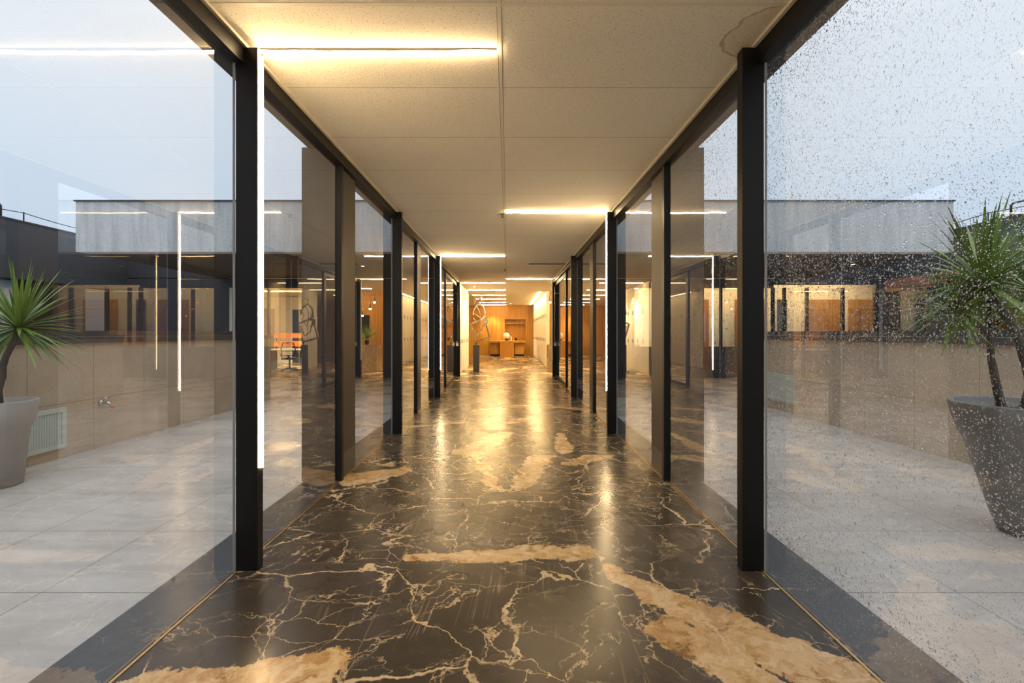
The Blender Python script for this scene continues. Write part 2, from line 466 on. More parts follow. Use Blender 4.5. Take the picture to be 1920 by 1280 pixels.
# ------------------------------------------------------------------ mesh helpers
class MB:
    def __init__(self):
        self.v = []; self.f = []; self.s = []
    def add(self, vs, fs, smooth=False):
        o = len(self.v)
        self.v += [tuple(a) for a in vs]
        self.f += [tuple(i + o for i in f) for f in fs]
        self.s += [smooth] * len(fs)
        return self
    def box(self, x0, x1, y0, y1, z0, z1, mat=None):
        if x0 > x1: x0, x1 = x1, x0
        vs = [(x0, y0, z0), (x1, y0, z0), (x1, y1, z0), (x0, y1, z0), (x0, y0, z1), (x1, y0, z1), (x1, y1, z1), (x0, y1, z1)]
        if mat is not None:
            vs = [mat @ Vector(a) for a in vs]
        return self.add(vs, [(0, 3, 2, 1), (4, 5, 6, 7), (0, 1, 5, 4), (1, 2, 6, 5), (2, 3, 7, 6), (3, 0, 4, 7)])
    def tube(self, pts, rad, n=8, caps=True):
        pts = [Vector(p) for p in pts]
        rs = rad if isinstance(rad, (list, tuple)) else [rad] * len(pts)
        vs = []; fs = []
        up = Vector((0.13, 0.37, 0.92))
        for i, p in enumerate(pts):
            t = (pts[min(i + 1, len(pts) - 1)] - pts[max(i - 1, 0)]).normalized()
            if abs(t.dot(up)) > 0.97:
                a = t.cross(Vector((1, 0, 0))).normalized()
            else:
                a = t.cross(up).normalized()
            b = t.cross(a).normalized()
            for j in range(n):
                w = 2 * math.pi * j / n
                vs.append(p + (a * math.cos(w) + b * math.sin(w)) * rs[i])
        for i in range(len(pts) - 1):
            for j in range(n):
                j2 = (j + 1) % n
                fs.append((i * n + j, (i + 1) * n + j, (i + 1) * n + j2, i * n + j2))
        if caps:
            fs.append(tuple(range(n)))
            fs.append(tuple(reversed(range((len(pts) - 1) * n, len(pts) * n))))
        return self.add(vs, fs, True)
    def lathe(self, prof, cx, cy, n=32, cz=0.0, close=True):
        vs = []; fs = []
        for r, z in prof:
            for j in range(n):
                w = 2 * math.pi * j / n
                vs.append((cx + r * math.cos(w), cy + r * math.sin(w), cz + z))
        for i in range(len(prof) - 1):
            for j in range(n):
                j2 = (j + 1) % n
                fs.append((i * n + j, i * n + j2, (i + 1) * n + j2, (i + 1) * n + j))
        if close:
            fs.append(tuple(reversed(range(n))))
            fs.append(tuple(range((len(prof) - 1) * n, len(prof) * n)))
        return self.add(vs, fs, True)
    def bar(self, pts, w, t, closed=False, nrm=(0, 1, 0)):
        """flat bar swept along a polyline: width w along nrm, thickness t in the plane"""
        pts = [Vector(p) for p in pts]
        n = len(pts)
        nrm = Vector(nrm).normalized()
        vs = []; fs = []
        for i, p in enumerate(pts):
            if closed:
                a = pts[(i - 1) % n]; b = pts[(i + 1) % n]
            else:
                a = pts[max(i - 1, 0)]; b = pts[min(i + 1, n - 1)]
            d1 = (p - a).normalized() if (p - a).length > 1e-6 else (b - p).normalized()
            d2 = (b - p).normalized() if (b - p).length > 1e-6 else d1
            tg = (d1 + d2).normalized() if (d1 + d2).length > 1e-6 else d1
            side = tg.cross(nrm)
            if side.length < 1e-5: side = Vector((0, 0, 1))
            side.normalize()
            k = 1.0 / max(0.5, abs(tg.dot(d1)))
            for sa, sb in ((-1, -1), (1, -1), (1, 1), (-1, 1)):
                vs.append(p + side * sa * t / 2 * k + nrm * sb * w / 2)
        m = n if closed else n - 1
        for i in range(m):
            o = i * 4; q = ((i + 1) % n) * 4
            for j in range(4):
                fs.append((o + j, o + (j + 1) % 4, q + (j + 1) % 4, q + j))
        if not closed:
            fs.append((0, 3, 2, 1)); fs.append(tuple((n - 1) * 4 + j for j in range(4)))
        return self.add(vs, fs)
    def build(self, name, mat, parent=None, loc=None, bevel=0.0, recalc=True):
        me = bpy.data.meshes.new(name)
        o0 = Vector(loc) if loc else Vector((0, 0, 0))
        me.from_pydata([tuple(Vector(a) - o0) for a in self.v], [], self.f)
        me.materials.append(mat)
        me.polygons.foreach_set('use_smooth', self.s)
        me.update()
        if recalc:
            import bmesh
            bm = bmesh.new(); bm.from_mesh(me)
            bmesh.ops.recalc_face_normals(bm, faces=bm.faces)
            bm.to_mesh(me); bm.free()
        ob = bpy.data.objects.new(name, me)
        C.objects.link(ob)
        ob.location = o0
        if parent is not None:
            ob.parent = parent
            wp = Vector((0, 0, 0)); q_ = parent
            while q_ is not None:
                wp = wp + q_.location; q_ = q_.parent
            ob.location = o0 - wp
        if bevel:
            md = ob.modifiers.new('edge', 'BEVEL'); md.width = bevel; md.segments = 2; md.limit_method = 'ANGLE'
        return ob

def tag(o, label, cat, group=None, kind=None):
    o['label'] = label; o['category'] = cat
    if group: o['group'] = group
    if kind: o['kind'] = kind
    return o
def st(o, label=None):
    o['kind'] = 'structure'
    if label: o['label'] = label
    return o
def empty(name, loc, label, cat, group=None):
    o = bpy.data.objects.new(name, None); C.objects.link(o)
    o.location = loc; o.empty_display_size = 0.1
    return tag(o, label, cat, group)
def bx(*a):
    return MB().box(*a)

# ------------------------------------------------------------------ dimensions
ZC = 3.03               # ceiling
GX = 1.52               # inner face of the glass
GT = 0.012
FAC = 13.9              # facade of the far wing
FAS = 9.28              # concrete fascia
PX = 4.87               # parapet face
WX = 11.6               # parallel wings
BACK = -4.0             # where the corridor ends behind the camera
COLS = [-0.93, 2.607, 6.145, 9.66]
MULS = [0.80, 4.19, 7.70, 11.3]
END = 13.85

# ------------------------------------------------------------------ floor
m = MB()
m.box(-GX - 0.012, GX + 0.012, BACK, FAC, -0.2, 0.0)
m.box(-WX - 4, WX + 4, FAC, 28.2, -0.2, 0.0)
st(m.build('floor', M['marble']), 'dark marble floor with gold veins')
for side, s in (('left', -1), ('right', 1)):
    st(bx(s * (GX + 0.012), s * 1.835, BACK, FAC, -0.2, 0.0).build('trim_sill_' + side, M['granite']), 'black granite sill strip outside the glass')
    st(bx(s * 1.835, s * (WX if s < 0 else WX), -6, FAC, -0.25, -0.004).build('terrace_floor_' + side, M['terrace']), 'pale tiled terrace floor')
    st(bx(s * (GX - 0.016), s * (GX - 0.004), BACK, END, 0.0, 0.004).build('trim_brass_' + side, M['brass']), 'thin brass floor trim along the glass')

# ------------------------------------------------------------------ ceiling
m = MB()
st(bx(-1.56, 1.56, BACK, FAC, ZC + 0.012, ZC + 0.03).build('ceiling_void', M['soffit']), 'dark void seen in the joints between ceiling tiles')
y = 2.29 - 0.78 * 8
CEIL_T = 0.78
jm = MB()
while y < FAC:
    y1 = min(y + CEIL_T, FAC)
    if y1 > BACK:
        m.box(-1.47, -0.0135, max(y, BACK) + 0.003, y1 - 0.003, ZC, ZC + 0.012)
        m.box(0.0135, 1.47, max(y, BACK) + 0.003, y1 - 0.003, ZC, ZC + 0.012)
        jm.box(-1.47, -0.0135, y1 - 0.003, y1 + 0.003, ZC + 0.0005, ZC + 0.012)
        jm.box(0.0135, 1.47, y1 - 0.003, y1 + 0.003, ZC + 0.0005, ZC + 0.012)
    y += CEIL_T
m.box(-WX - 4, WX + 4, FAC, 28.2, ZC, ZC + 0.03)
M['ceiling_joint'] = simple('ceiling_joint', (0.22, 0.18, 0.13), 0.8)
st(jm.build('trim_ceiling_joint', M['ceiling_joint']), 'dark joints between the ceiling tiles')
ceil = st(m.build('ceiling', M['ceiling']), 'cream mineral tile ceiling')
m = MB()
m.box(-0.011, 0.011, BACK, FAC, ZC - 0.003, ZC + 0.01)
for yy in (2.29,):
    m.box(-1.47, -0.0115, yy - 0.012, yy + 0.012, ZC - 0.003, ZC + 0.01)
    m.box(0.0115, 1.47, yy - 0.012, yy + 0.012, ZC - 0.003, ZC + 0.01)
st(m.build('trim_ceiling_grid', M['cream']), 'cream ceiling grid bars')
for side, s in (('left', -1), ('right', 1)):
    st(bx(s * 1.452, s * 1.472, BACK, FAC, ZC - 0.02, ZC + 0.001).build('trim_ceiling_' + side, M['cream']), 'cream angle trim along the ceiling edge')
    st(bx(s * 1.474, s * 1.545, BACK, END + 0.1, 2.92, ZC + 0.01).build('beam_' + side, M['black_metal']), 'black head beam above the glass')
# roof slab with overhang
m = MB()
m.box(-1.79, 1.79, BACK, FAS, ZC + 0.04, ZC + 0.5)
st(m.build('roof_corridor', M['charcoal']), 'corridor roof slab with a short overhang')

# ------------------------------------------------------------------ columns, mullions, pillars
word = {-0.93: None, 2.607: 'nearest', 6.145: 'second', 9.66: 'third'}
n = 0
for side, s in (('left', -1), ('right', 1)):
    for i, yc in enumerate(COLS):
        st(bx(s * 1.395, s * (GX - 0.001), yc, yc + 0.062, 0.0, 3.012).build('column_%s_%d' % (side, i), M['black_metal'], bevel=0.002), 'black steel column')
    for i, ym in enumerate(MULS):
        n += 1
        st(bx(s * 1.49, s * 1.538, ym, ym + 0.05, 0.0, 2.92).build('trim_mullion_%d' % n, M['black_metal']), 'thin black glass mullion')
        if ym < FAS:
            st(bx(s * 1.55, s * 1.855, ym - 0.01, ym + 0.46, 0.0, ZC + 0.05).build('pillar_%s_%d' % (side, i), M['pillar']), 'grey rendered pillar outside the glass')

# glass panes
w = 0
for side, s in (('left', -1), ('right', 1)):
    ys = [BACK + 0.1]
    for a in sorted(COLS + MULS[:3]):
        ys += [a - 0.006, a - 0.006] if a in COLS else [a, a + 0.45]
    ys.append(MULS[3] + 0.025)
    for a, b in zip(ys[0::2], ys[1::2]):
        w += 1
        st(bx(s * GX, s * (GX + GT), a + 0.003, b - 0.003, 0.002, 2.925).build('window_%d' % w, M['glass']), 'tall fixed glass pane of the corridor')

M['umber'] = simple('umber_panel', (0.058, 0.048, 0.040), 0.55, var=0.05)
M['umber_base'] = simple('umber_base', (0.09, 0.077, 0.065), 0.45, var=0.05)
n = 0
for s in (-1, 1):
    for ym in MULS[:3]:
        n += 1
        pn = st(bx(s * (GX - 0.004), s * (GX + 0.02), ym + 0.05, ym + 0.45, 0.23, 2.93).build('trim_panel_%d' % n, M['umber']), 'brown cover panel beside the glass mullion')
        bx(s * (GX - 0.004), s * (GX + 0.02), ym + 0.05, ym + 0.45, 0.005, 0.23).build('panel_base', M['umber_base'], pn)
M['joint'] = simple('pale_joint', (0.6, 0.62, 0.64), 0.4, var=0.03)
n = 0
for s in (-1, 1):
    for yc in COLS:
        n += 1
        st(bx(s * GX, s * (GX + GT), yc - 0.0085, yc - 0.0035, 0.002, 2.92).build('trim_joint_%d' % n, M['joint']), 'pale edge joint of the glass')

# glazed doors at the far end
for k, (side, s) in enumerate((('left', -1), ('right', 1))):
    y0, y1 = MULS[3] + 0.06, END
    fr = MB()
    fr.box(s * 1.50, s * 1.545, y0, y0 + 0.09, 0.012, 2.9)
    fr.box(s * 1.50, s * 1.545, y1 - 0.09, y1 - 0.01, 0.012, 2.9)
    fr.box(s * 1.50, s * 1.545, y0 + 0.09, y1 - 0.09, 2.8, 2.9)
    fr.box(s * 1.50, s * 1.545, y0 + 0.09, y1 - 0.09, 0.012, 0.09)
    d = st(fr.build('door_%d' % (k + 1), M['black_metal']), 'black framed glass door at the corridor end')
    bx(s * 1.519, s * 1.528, y0 + 0.09, y1 - 0.09, 0.09, 2.8).build('pane', M['glass'], d)
    h = MB()
    h.tube([(s * 1.45, y1 - 0.28, 1.02), (s * 1.45, y1 - 0.28, 2.78)], 0.008)
    h.tube([(s * 1.45, y1 - 0.28, 1.10), (s * 1.51, y1 - 0.28, 1.10)], 0.012)
    h.tube([(s * 1.45, y1 - 0.28, 2.55), (s * 1.51, y1 - 0.28, 2.55)], 0.012)
    h.box(s * 1.43, s * 1.50, y1 - 0.33, y1 - 0.23, 0.98, 1.07)
    h.build('latch_rod', M['steel'], d)
    bx(s * 1.42, s * 1.50, y1 - 0.5, y1 - 0.12, 0.002, 0.05).build('floor_closer', M['charcoal'], d)
    st(bx(s * 1.42, s * 1.56, END, END + 0.14, 0.0, 2.92).build('column_end_' + side, M['black_metal']), 'black post at the end of the corridor')

# ------------------------------------------------------------------ terraces: parapets
for side, s in (('left', -1), ('right', 1)):
    m = bx(s * PX, s * (PX + 0.34), -6, FAS + 0.1, -0.1, 1.25)
    st(m.build('wall_parapet_' + side, M['parapet']), 'beige stone parapet wall of the terrace')
    m = bx(s * (PX - 0.03), s * (PX + 0.30), -6, FAS + 0.1, 1.25, 1.325)
    m.box(s * (PX + 0.30), s * (PX + 0.36), -6, FAS + 0.1, 1.25, 1.40)
    st(m.build('trim_coping_' + side, M['granite']), 'black stone coping on the parapet')

# ------------------------------------------------------------------ far wing: fascia, soffit, facade
FL, FR = -8.80, 9.17
m = MB()
m.box(FL, -1.60, FAS, FAS + 0.25, ZC, 4.06)
m.box(1.60, FR, FAS, FAS + 0.25, ZC, 4.06)
m.box(-1.60, 1.60, FAS + 0.01, FAS + 0.25, ZC + 0.5, 4.06)
st(m.build('wall_fascia', M['concrete']), 'weathered pale concrete fascia band of the far wing')
st(bx(FL - 0.02, FR + 0.02, FAS - 0.03, FAS + 0.3, 4.06, 4.085).build('trim_fascia_cap', M['charcoal']), 'thin metal cap on the concrete fascia')
m = MB()
m.box(FL, -1.58, FAS + 0.25, FAC + 0.1, ZC + 0.02, ZC + 0.12)
m.box(1.58, FR, FAS + 0.25, FAC + 0.1, ZC + 0.02, ZC + 0.12)
st(m.build('ceiling_soffit', M['soffit']), 'dark soffit under the far wing')
m = MB()
m.box(FL, FR, FAS + 0.25, 28.3, 3.7, 3.9)
m.box(FL - 3.5, FR + 3.5, FAC + 0.1, 28.3, ZC + 0.1, ZC + 0.3)
st(m.build('roof_wing', M['roof_gravel']), 'roof of the far wing')

m = MB()
m.box(-WX - 4, -8.47, FAC, FAC + 0.1, 0, ZC + 0.02)
m.box(-WX - 4, FL, FAC, FAC + 0.1, ZC + 0.02, 4.0)
m.box(FL, -1.6, FAC, FAC + 0.1, ZC + 0.02, 3.7)
m.box(-4.9, -1.56, FAC, FAC + 0.1, 0, ZC)
m.box(-8.47, -4.9, FAC, FAC + 0.1, 2.75, ZC)
st(m.build('wall_facade_left', M['dark_clad']), 'dark facade wall under the far wing')
m = MB()
m.box(1.56, 3.9, FAC, FAC + 0.1, 0, ZC)
m.box(3.9, 8.2, FAC, FAC + 0.1, 0, 0.95)
m.box(3.9, 8.2, FAC, FAC + 0.1, 2.75, ZC)
m.box(8.2, 11.35, FAC, FAC + 0.1, 0, 1.0)
m.box(8.2, 11.35, FAC, FAC + 0.1, 2.85, ZC + 0.02)
m.box(11.35, WX + 4, FAC, FAC + 0.1, 0, ZC + 0.02)
m.box(FR, WX + 4, FAC, FAC + 0.1, ZC + 0.02, 4.0)
m.box(1.6, FR, FAC, FAC + 0.1, ZC + 0.02, 3.7)
st(m.build('wall_facade_right', M['dark_clad']), 'dark facade wall under the far wing')
for (a, b, z0, nm, posts) in ((-8.35, -4.9, 0.02, 'window_%d' % (w + 1), (-7.3, -6.1)), (3.9, 8.2, 0.95, 'window_%d' % (w + 2), (5.4, 6.6)), (8.2, 11.35, 1.0, 'window_%d' % (w + 3), (8.55, 9.25, 10.35))):
    g = st(bx(a, b, FAC + 0.04, FAC + 0.052, z0, 2.75).build(nm, M['glass']), 'office window under the far wing')
    fm = MB()
    for xx in (a, b):
        fm.box(xx - 0.03, xx + 0.03, FAC - 0.01, FAC + 0.11, z0, 2.76)
    for xx in posts:
        fm.box(xx - 0.025, xx + 0.025, FAC - 0.01, FAC + 0.11, z0, 2.76)
    fm.build('window_frame', M['black_metal'], g)
    if a < 0:
        bx(-8.47, -8.385, FAC - 0.03, FAC + 0.1, 0.25, 2.75).build('frame_post', M['white_paint'], g)
        bx(-8.47, -8.385, FAC - 0.01, FAC + 0.1, 0.0, 0.25).build('frame_foot', M['charcoal'], g)
w += 3

# ------------------------------------------------------------------ lobby
def panel_wall(name, x, face, y0, y1, label):
    """white panelled closet wall: face = +1 looks towards +x"""
    m = MB()
    th = 0.12
    m.box(x - face * th, x - face * 0.02, y0, y1, 0, ZC)
    rows = [0.06, 1.06, 2.06, 2.98]
    nn = max(1, round((y1 - y0) / 0.62))
    st_ = (y1 - y0) / nn
    fm = MB()
    for i in range(nn):
        for a, b in zip(rows[:-1], rows[1:]):
            m.box(x - face * 0.02, x, y0 + i * st_ + 0.004, y0 + (i + 1) * st_ - 0.004, a + 0.004, b - 0.004)
        for zz in rows[1:3]:
            yy = y0 + i * st_
            if i:
                fm.box(x, x + face * 0.008, yy - 0.018, yy + 0.018, zz - 0.05, zz + 0.06)
                fm.box(x, x + face * 0.014, yy - 0.008, yy + 0.008, zz - 0.03, zz + 0.10)
    o = st(m.build(name, M['white_paint']), label)
    fm.build('clip', M['charcoal'], o)
    return o
panel_wall('wall_panel_left', -1.52, 1, 14.5, 18.2, 'white panelled lobby wall with dark clips')
panel_wall('wall_panel_right', 1.58, -1, 17.95, 27.5, 'white panelled lobby wall with dark clips')
# returns of the left block
m = MB()
m.box(-4.9, -1.64, 18.08, 18.2, 0, ZC)
m.box(-4.9, -1.64, 14.5, 14.62, 0, ZC)
m.box(-5.02, -4.9, FAC + 0.1, 22, 0, ZC)
st(m.build('wall_block_left', M['white_paint']), 'white wall block of the lobby')
# wood walls
m = MB()
m.box(-6.0, -0.12, 27.7, 27.9, 0, ZC)
m.box(1.12, 1.7, 27.7, 27.9, 0, ZC)
m.box(-0.12, 1.12, 27.7, 27.9, 0, 0.9)
m.box(-0.12, 1.12, 27.7, 27.9, 2.22, ZC)
m.box(-0.14, 1.14, 28.05, 28.1, 0.9, 2.22)
m.box(-0.14, -0.12, 27.9, 28.05, 0.9, 2.22)
m.box(1.12, 1.14, 27.9, 28.05, 0.9, 2.22)
m.box(-0.12, 1.12, 27.75, 28.05, 1.9, 1.96)
for xx in (-2.6, -1.75, -0.95):
    m.box(xx - 0.004, xx + 0.004, 27.695, 27.7, 0, ZC)
st(m.build('wall_back', M['wood']), 'amber wood wall at the end of the lobby with a niche')
st(bx(1.70, 5.0, 18.0, 18.12, 0, ZC).build('wall_wood_right', M['wood']), 'amber wood wall behind the reception desk')
st(bx(-6.1, -6.0, 18.2, 28.0, 0, ZC).build('wall_lobby_left', M['wood']), 'amber wood wall on the far side of the lobby')
st(bx(5.0, 5.1, FAC + 0.1, 18.1, 0, ZC).build('wall_lobby_right', M['white_paint']), 'white side wall of the lobby')
# room behind the right facade windows
st(bx(5.1, 13.6, 15.4, 15.5, 0, ZC).build('wall_room_right', M['white_paint']), 'pale back wall of the room behind the right terrace')
for i_, (a_, b_, mt_) in enumerate(((6.45, 6.85, 'door_brown'), (7.75, 8.75, 'door_brown'), (9.2, 9.5, 'charcoal'), (10.15, 11.3, 'wood'), (11.6, 12.5, 'wood'))):
    st(bx(a_, b_, 15.34, 15.4, 0, 2.5).build('door_%d' % (6 + i_), M[mt_]), 'door in the room behind the right terrace')
for i_, (a_, b_) in enumerate(((5.6, 8.2), (8.6, 11.9))):
    o = bx(a_, b_, 14.5, 14.54, ZC - 0.018, ZC - 0.002).build('ceiling_light', M['led_lobby'])
    tag(o, ('glowing ceiling strip in the room behind the right terrace, nearer the corridor', 'glowing ceiling strip above the wood doors behind the right terrace')[i_], 'light', 'linear lights of the right room')
# office behind the left facade window
m = MB()
m.box(-14.4, -5.02, 21.0, 21.1, 0, ZC)
st(m.build('wall_office_back', M['white_paint']), 'white back wall of the office')
st(bx(-14.5, -14.4, FAC + 0.1, 21.1, 0, ZC).build('wall_office_side', M['wood']), 'wood side wall of the office')
for i_, xx_ in enumerate((-12.1, -13.9)):
    st(bx(xx_, xx_ + 1.35, 20.94, 21.0, 0, 2.5).build('door_%d' % (4 + i_), M['wood']), 'amber wood door in the white office wall')
dd = st(bx(-9.9, -9.05, 20.95, 21.0, 0, 2.45).build('door_3', M['charcoal']), 'grey door in the white office wall')

# ------------------------------------------------------------------ parallel wings on both sides
for side, s in (('left', -1), ('right', 1)):
    m = MB()
    m.box(s * WX, s * (WX + 0.3), -6, FAC, 2.66, 4.02)
    m.box(s * WX, s * (WX + 0.3), -6, FAC, 0.0, 0.85)
    ws = [-6, -3.4, -0.8, 1.8, 4.4, 7.0, 9.6, 12.2, FAC]
    for yy in ws[1:-1]:
        m.box(s * (WX + 0.02), s * (WX + 0.28), yy - 0.32, yy + 0.32, 0.85, 2.66)
    st(m.build('wall_wing_' + side, M['dark_clad']), 'dark clad wing across the terrace')
    st(bx(s * (WX - 0.02), s * (WX + 3.3), -6, FAC, 4.02, 4.06).build('roof_wing_' + side, M['charcoal']), 'flat roof of the dark wing')
    for a, b in zip(ws[:-1], ws[1:]):
        w += 1
        a2 = a + (0.32 if a > -6 else 0); b2 = b - (0.32 if b < FAC else 0)
        st(bx(s * (WX + 0.10), s * (WX + 0.112), a2, b2, 0.85, 2.66).build('window_%d' % w, M['glass']), 'window of the dark wing across the terrace')
    m = MB()
    m.box(s * (WX + 3.2), s * (WX + 3.3), -6, FAC, 0, 4.0)
    m.box(s * (WX + 0.3), s * (WX + 3.2), -6, FAC, 2.9, 3.0)
    m.box(s * (WX + 0.3), s * (WX + 3.2), -6, FAC, 0.0, 0.05)
    st(m.build('wall_wing_inside_' + side, M['pillar']), 'dim rooms inside the dark wing')
    m = MB()
    for yy in (7.3, 9.2, 11.2, 12.6):
        m.box(s * (WX + 3.10), s * (WX + 3.2), yy, yy + 0.95, 0.05, 2.3)
    st(m.build('door_wing_' + side, M['wood']), 'wood doors inside the dark wing')

st(bx(WX - 0.02, WX + 0.1, -6, FAC - 0.02, 2.62, 2.98).build('trim_wing_band', M['brick']), 'brick red band under the dark cladding of the right wing')

# wall that closes the corridor behind the camera
st(bx(-1.52, 1.52, BACK - 0.1, BACK, 0, ZC + 0.03).build('wall_behind', M['charcoal']), 'dark wall closing the corridor')

# ------------------------------------------------------------------ LED strips of the corridor
def led(s, yc, label, post=True):
    o = empty('led_strip_light', (s * 1.38, yc, ZC), label, 'light', 'L-shaped LED strips of the corridor')
    m = MB()
    N = 14
    pts = [(s * (1.40 - (1.40 - 0.02) * i / N), yc, ZC - 0.015 - 0.008 * math.sin(math.pi * i / N) - 0.003 * math.sin(i * 1.9)) for i in range(N + 1)]
    m.bar(pts, 0.016, 0.012, nrm=(0, 1, 0))
    m.build('ceiling_strip', M['led_ceiling'], o)
    MB().bar([Vector(p_) + Vector((0, 0, 0.0075)) for p_ in pts], 0.018, 0.003, nrm=(0, 1, 0)).build('backing', M['cream'], o)  # strip cover added to keep the LED glow on the ceiling narrow
    if post:
        bx(s * 1.386, s * 1.394, yc - 0.008, yc + 0.004, 0.585, ZC - 0.045).build('column_strip', M['led'], o)
        bx(s * 1.3945, s * 1.41, yc + 0.007, yc + 0.02, 0.585, ZC - 0.045).build('channel', M['charcoal'], o)
    return o
led(-1, 2.652, 'L-shaped warm LED strip on the nearest left column and the ceiling beside it')
led(1, 6.19, 'L-shaped warm LED strip on the second right column and the ceiling beside it')
led(-1, 9.705, 'L-shaped warm LED strip on the third left column and the ceiling beside it')
led(1, 13.83, 'straight warm LED strip across the right ceiling half where corridor meets lobby', False)
st(bx(1.385, 1.419, END - 0.03, END + 0.02, 0.55, 2.98).build('trim_jamb', M['white_paint']), 'pale jamb strip at the right door post')
led(1, -0.88, 'L-shaped warm LED strip on the right column behind the viewpoint')

# lobby linear lights
ordw = ['first', 'second', 'third', 'fourth', 'fifth', 'sixth']
for i, yy in enumerate((15.0, 17.4, 19.8, 22.1, 24.6, 26.6)):
    o = bx(-1.48, -0.05, yy - 0.02, yy + 0.02, ZC - 0.018, ZC - 0.002).build('ceiling_light', M['led_lobby'])
    tag(o, '%s of six glowing strips across the left lobby ceiling, counted from the corridor' % ordw[i], 'light', 'linear lights across the lobby ceiling')
o = bx(1.34, 1.38, 18.3, 26.4, ZC - 0.018, ZC - 0.002).build('ceiling_light', M['led_lobby'])
tag(o, 'long glowing strip running along the top of the white right lobby wall', 'light')
for i, yy in enumerate((15.0, 16.9)):
    o = bx(2.0, 4.9, yy - 0.02, yy + 0.02, ZC - 0.018, ZC - 0.002).build('ceiling_light', M['led_lobby'])
    tag(o, ('glowing ceiling strip just above the marble reception desk', 'glowing ceiling strip near the wood wall behind reception')[i], 'light', 'linear lights over the reception')
for i, yy in enumerate((15.2, 18.0)):
    o = bx(-10.5, -5.6, yy - 0.02, yy + 0.02, ZC - 0.018, ZC - 0.002).build('ceiling_light', M['led_lobby'])
    tag(o, ('glowing ceiling strip nearest the office window', 'second glowing ceiling strip deeper in the office')[i], 'light', 'linear lights of the office')
for side, s in (('left', -1), ('right', 1)):
    for i, yy in enumerate((8.1, 10.6)):
        o = bx(s * (WX + 1.2), s * (WX + 1.24), yy, yy + 1.7, 2.88, 2.897).build('ceiling_light', M['led_dim'])
        tag(o, '%s glowing strip in the dark wing across the %s terrace' % (('nearer', 'farther')[i], side), 'light', 'linear lights of the dark wings')

# recessed downlights in the lobby
def downlight(x, y, z, label, group='recessed downlights', power=250, ang=95):
    o = empty('downlight', (x, y, z), label, 'light', group)
    MB().lathe([(0.035, -0.004), (0.06, -0.004), (0.06, 0.0)], x, y, 20, z, close=False).build('ring', M['white_gloss'], o)
    MB().lathe([(0.0, -0.002), (0.034, -0.002)], x, y, 20, z, close=False).build('lamp', M['bulb'], o)
    l = bpy.data.lights.new('downlight_beam', 'SPOT')
    l.energy = power; l.color = (1.0, 0.74, 0.42); l.spot_size = R(ang); l.spot_blend = 0.6; l.shadow_soft_size = 0.04
    lo = bpy.data.objects.new('downlight_beam', l); C.objects.link(lo)
    lo.location = (x, y, z - 0.02)
    return o
for i, yy in enumerate((15.1, 16.3, 17.5)):
    downlight(-1.15, yy, ZC, '%s downlight washing the white left lobby wall' % ('nearest', 'middle', 'farthest')[i])
downlight(2.5, 14.9, ZC, 'added downlight brightening the front of the marble reception desk')  # extra lamp added to light the desk front
downlight(4.6, 17.3, ZC, 'downlight by the wood wall behind reception')
downlight(0.2, 25.6, ZC, 'downlight above the wooden island')
downlight(-0.9, 27.1, ZC, 'downlight by the wood back wall')
downlight(-7.0, 17.2, ZC, 'downlight in the office', power=950)
downlight(-8.8, 19.6, ZC, 'downlight by the white office back wall', power=950)
downlight(-3.6, 11.4, ZC + 0.02, 'downlight in the dark soffit over the left terrace', 'soffit downlights', 25)
downlight(8.5, 11.1, ZC + 0.02, 'downlight in the dark soffit over the right terrace', 'soffit downlights', 25)

# sprinklers and air slots
for i, (xx, yy) in enumerate(((-0.035, 6.35), (-0.03, 11.9))):
    o = empty('sprinkler', (xx, yy, ZC), ('sprinkler head on the ceiling bar near the second right column', 'sprinkler head on the ceiling bar in front of the lobby')[i], 'sprinkler', 'sprinkler heads')
    MB().lathe([(0.03, 0.0), (0.03, -0.006), (0.010, -0.012), (0.010, -0.035)], xx, yy, 16, ZC).build('body', M['charcoal'], o)
    MB().lathe([(0.028, -0.035), (0.028, -0.039)], xx, yy, 16, ZC).build('deflector', M['charcoal'], o)
m = bx(0.55, 1.43, 10.85, 10.95, ZC - 0.006, ZC + 0.003)
tag(m.build('air_vent', M['grille_dark']), 'black linear air slot across the right half of the ceiling', 'vent')

# ------------------------------------------------------------------ reception desk
o = empty('reception_desk', (1.62, 15.7, 0), 'marble reception desk with gold veins, standing at the right of the lobby', 'desk')
bx(1.46, 4.6, 15.7, 15.76, 0.0, 0.93).build('front_panel', M['desk_marble'], o)
bx(1.46, 1.52, 15.76, 16.45, 0.0, 0.93).build('side_panel', M['desk_marble'], o)
bx(1.45, 4.61, 15.69, 16.15, 0.93, 0.96).build('top', M['desk_marble'], o)
bx(1.52, 4.6, 15.9, 16.5, 0.70, 0.74).build('work_surface', M['white_gloss'], o)

